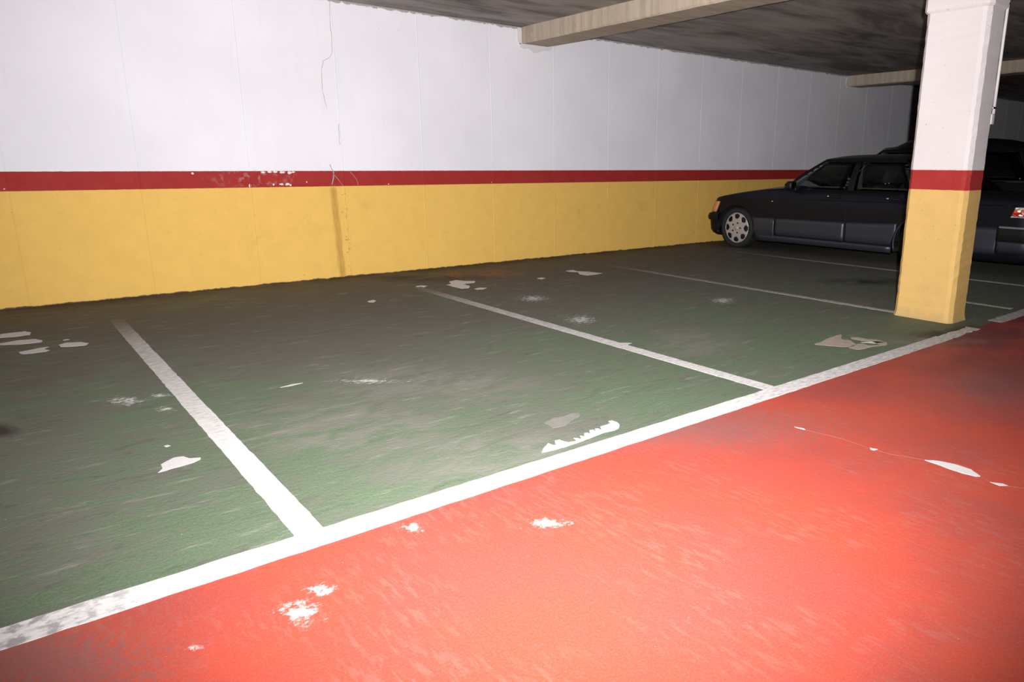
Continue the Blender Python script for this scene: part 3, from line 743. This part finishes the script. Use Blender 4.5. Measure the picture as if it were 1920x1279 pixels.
def sedan_details(root):
    Y0 = 5.655
    def L(x, y, z): return (x, y-Y0, z)
    sp = sedan_spec
    def hw(y, z): return interp(y, sp['plan']) + interp(z, sp['bulge'])
    R = sp['arch']; zc = sp['wheel_r']
    for s in (-1, 1):
        # lower cladding, one piece for wing, each door and the rear wing
        def clad(nm, ya, yb, ztop_, zbot, slant=0, n=22):
            rows = []
            for i in range(n+1):
                y = lerp(ya, yb, i/n)
                zt = ztop_(y) if callable(ztop_) else ztop_
                zb_ = zbot
                for c in (sp['wf'], sp['wr']):
                    if abs(y-c) < R+.012: zb_ = max(zb_, zc+math.sqrt(max(0, (R+.012)**2-(y-c)**2)))
                row = []
                for j in range(9):
                    z = lerp(zb_, max(zt, zb_+.002), j/8)
                    e = .013 - (.010 if j in (0, 8) else 0) - (.004 if i in (0, n) else 0)
                    row.append(L(s*(hw(y, z)+e), y + slant*(z-.35), z))
                rows.append(row)
            return grid(nm, rows, K['clad'], root, thick=.002)
        zt = lambda y: interp(y, [(3.0,.585),(4.5,.545),(5.3,.512),(6.7,.490)])
        clad('lower_panel', 6.402, 6.79, zt, .145)
        clad('lower_panel', 5.275, 6.392, zt, .245)
        clad('lower_panel', 4.545, 5.262, zt, .245)
        clad('lower_panel', 3.345, 3.90, zt, .25, -.10)
        grid('sill_panel', [[L(s*(hw(y, .2)+q), y, z) for q, z in ((.012,.243),(.02,.225),(.012,.165),(-.03,.15))] for y in [lerp(4.60, 6.72, i/20) for i in range(21)]], K['clad'], root, thick=.006)
        # door gaps
        for y, z0, z1, tilt in ((6.40,.25,.90,.02),(5.268,.25,.90,.0)):
            pts = [L(s*(hw(y, z)+.002+(.012 if z < .5 else 0)), y+tilt*(z-.5), z) for z in [lerp(z0, z1, i/14) for i in range(15)]]
            tube('door_gap', pts, .0035, K['dark'], root, 6)
        # waist crease trim
        tube('waist_moulding', [L(s*(hw(y, .782)+.001), y, interp(y, [(3.2,.822),(4.5,.80),(6.4,.772),(7.2,.735)])) for y in [lerp(3.2, 7.2, i/30) for i in range(31)]], .005, K['paint'], root, 6)
        for y in (5.47, 4.62):
            h = box('door_handle', (-.014, .014, -.085, .085, -.016, .016), K['plastic'], root, .01)
            h.location = L(s*(hw(y, .835)+.016), y, .835)
            kn = box('handle_knob', (-.006, .006, -.012, .012, -.009, .009), K['chrome'], h, .004); kn.location = (s*.012, .082, .006)
        # door mirror on its foot
        foot = box('door_mirror', (-.05, .05, -.05, .05, -.035, .03), K['plastic'], root, .02); foot.location = L(s*.83, 6.10, .925)
        hd = box('mirror_housing', (-.065, .065, -.045, .045, -.06, .06), K['paint'], foot, .03); hd.location = (s*.075, .02, .045)
        gl = box('mirror_glass', (-.055, .055, -.003, .003, -.048, .048), K['mirror'], foot, .002); gl.location = (s*.075, -.028, .045)
        # headlight unit and amber corner lens
        hl = grid('headlight', [[L(s*lerp(.40, .70, i/6), 7.618+.02*(1-(i/6)**2), z) for i in range(7)] for z in (.53,.56,.60,.64,.675)], K['lens'], root, thick=.02)
        rows = []
        for z in (.525, .57, .62, .665, .69):
            sh = (.69-z)*.42
            rows.append([L(s*lerp(.70, .806, (i/7)**.6), lerp(7.625, 7.50, (i/7)**2.0)-.03+sh, z) for i in range(8)])
        grid('indicator', rows, K['amber'], hl, thick=.03)
        # side repeater on the wing
        r_ = box('side_repeater', (-.003, .003, -.012, .012, -.007, .007), K['amber'], root, .002); r_.location = L(s*(hw(6.46, .73)+.002), 6.46, .735)
        # tail lamp with ribbed lenses wrapping the corner
        def rib_lens(nm, za, zb_, mat, y1, parent):
            rows = []
            nn = 26
            for j in range(9):
                z = lerp(za, zb_, j/8); row = []
                for i in range(nn+1):
                    u = i/nn
                    fac = random.uniform(0, .016)
                    ystart = y1 + (z-.75)*-.9*0
                    if u < .45:
                        y = lerp(y1-(z-za)*.35, 3.02, u/.45); x = s*(hw(max(y, 3.0), .75)+.004+fac)
                    else:
                        x = s*lerp(hw(3.0, .75)+.004, .38, (u-.45)/.55); y = 2.985-.012-fac-.035*(1-(x/.77)**2)
                    row.append(L(x, y, z))
                rows.append(row)
            return grid(nm, rows, mat, parent, smooth=False, thick=.004)
        tl = rib_lens('tail_lamp', .705, .745, K['red'], 3.235, root)
        rib_lens('tail_lamp_lens', .745, .785, K['orange'], 3.221, tl)
        rib_lens('tail_lamp_lens', .785, .805, K['clear'], 3.207, tl)
        rib_lens('tail_lamp_lens', .693, .705, K['clear'], 3.240, tl)
        for q in range(14):
            y_ = random.uniform(3.01, 3.17); z_ = random.uniform(.712, .80)
            fb_ = box('glint_facet', (-.003, .003, -.011, .011, -.006, .006), K['clear'], tl)  # added pale chips, tilted to imitate glints on the lamp
            fb_.location = L(s*(hw(y_, .75)+.016), y_, z_)
            fb_.rotation_euler = (random.uniform(-.5, .5), random.uniform(-.2, .2), s*-random.uniform(.1, .6))
        # seats
        st = box('front_seat', (-.23, .23, -.25, .25, .28, .50), K['seat'], root, .06); st.location = L(s*.36, 5.45, 0)
        bk = box('seat_back', (-.23, .23, -.07, .07, 0, .56), K['seat'], st, .05); bk.location = (0, -.27, .46); bk.rotation_euler.x = .33
        hr = box('head_rest', (-.13, .13, -.04, .04, .60, .76), K['seat'], bk, .03)
        for q in (-.05, .05): tube('headrest_post', [(q, 0, .53), (q, 0, .63)], .006, K['chrome'], bk, 8)
    rs = box('rear_bench', (-.62, .62, -.25, .25, .30, .52), K['seat'], root, .05); rs.location = L(0, 4.55, 0)
    rb = box('seat_back', (-.62, .62, -.07, .07, 0, .52), K['seat'], rs, .05); rb.location = (0, -.22, .48); rb.rotation_euler.x = .35
    box('dashboard', (-.70, .70, 5.98-Y0, 6.40-Y0, .62, .90), K['plastic'], root, .05)
    sw = tube('steering_wheel', [L(-.36+.19*math.cos(a), 5.86+.19*math.sin(a)*.42, .86+.19*math.sin(a)*.9) for a in [2*math.pi*i/32 for i in range(33)]], .014, K['plastic'], root, 8, False)
    tube('steering_column', [L(-.36, 5.86, .86), L(-.36, 6.12, .74)], [.06, .035], K['plastic'], sw, 10)
    mr = box('rear_view_mirror', (-.11, .11, -.012, .012, -.035, .035), K['plastic'], root, .01); mr.location = L(0, 5.80, 1.265)
    tube('mirror_stalk', [(0, .0, .02), (0, .03, .08)], .008, K['plastic'], mr, 8)
    # grille
    gr = box('grille', (-.36, .36, 7.62-Y0, 7.67-Y0, .50, .72), K['dark'], root, .01)
    for i in range(7):
        box('grille_bar', (-.33, .33, 7.665-Y0, 7.68-Y0, .525+i*.027, .533+i*.027), K['chrome'], gr)
    tube('grille_frame', [L(-.36,7.67,.50), L(-.36,7.66,.72), L(.36,7.66,.72), L(.36,7.67,.50)], .012, K['chrome'], gr, 8)
    # bumpers: swept sections round the corners
    def bumper(nm, ypos, d, sec, mat, wrap, parent=None):
        path = []
        for i in range(9): path.append((-.845, ypos - d*lerp(wrap, .16, i/8), -1.0, 0.0))
        for i in range(1, 9):
            a = math.pi/2*i/8; path.append((-.845+.16*(1-math.cos(a)), ypos-d*.16*(1-math.sin(a)), -math.cos(a), math.sin(a)))
        full = path + [(0, ypos+d*.035, 0, 1.0)] + [(-a, b, -c, e) for a, b, c, e in reversed(path)]
        rows = [[L(px_ + nx*o_, py_ + d*ny*o_, z) for o_, z in sec] for px_, py_, nx, ny in full]
        return grid(nm, rows, mat, parent or root, thick=.008, smooth=True)
    # front bumper: nose strip on top, apron below
    fb = bumper('front_bumper', 7.665, 1, [(-.06,.515),(.0,.515),(.045,.50),(.062,.46),(.050,.415),(.02,.40),(.012,.33),(.004,.26),(-.03,.21),(-.10,.175)], K['plastic'], .24)
    rbp = bumper('rear_bumper', 2.93, -1, [(-.06,.583),(.0,.583),(.018,.575),(.026,.55),(.024,.44),(.012,.425),(.012,.33),(-.01,.29),(-.06,.28)], K['plastic'], .42)
    bumper('bumper_strip', 2.93, -1, [(.012,.590),(.026,.588),(.030,.575),(.024,.568)], K['strip_'], .40, rbp)
    bumper('bumper_apron', 2.93, -1, [(.020,.42),(.022,.40),(.020,.34),(.0,.285)], K['clad'], .40, rbp)
    box('number_plate', (-.26, .26, 2.86-Y0, 2.875-Y0, .44, .55), plain('number_plate_white', (.7, .7, .68), .5), root, .004)
    tube('exhaust_pipe', [L(.4, 2.95, .24), L(.4, 3.4, .24)], .025, K['chrome'], root, 10)
sedan_details(car)

# taller dark car standing behind the saloon
tall_spec = dict(mid=5.75, wf=7.05, wr=4.55, arch=.37, wheel_r=.33, rim_r=.22, tail=3.95, nose=7.66, sill=.24, detail=False,
    plan=[(3.95,.76),(4.15,.82),(4.6,.845),(6.9,.845),(7.3,.82),(7.5,.78),(7.66,.70)],
    bulge=[(.24,-.03),(.40,0),(.70,.004),(.9,0),(1.04,-.04)],
    shoulder=[(3.95,1.02),(4.6,1.03),(6.9,1.0),(7.2,.97),(7.5,.91),(7.62,.84),(7.66,.78)],
    crown=.05, cowl=7.05, boot=0, zb=1.02, xb=.80, zr=1.50, xr=.64, A0=7.10, A1=6.55, B=5.45, C0=4.30, C1=4.02, cw=.12,
    roof_crown=.18, roof_plan=.25, glass='dark', roof_y=[(4.27,-.02),(4.30,.0),(4.475,.07),(4.63,.125),(4.79,.157),(5.0,.177),(5.6,.19),(6.22,.184),(6.33,.168),(6.5,.078),(6.62,.060),(6.70,.055),(6.73,.02)])
tall = make_car('tall_car', 'tall dark car with rounded black roof, behind the black saloon', 12.68, tall_spec)
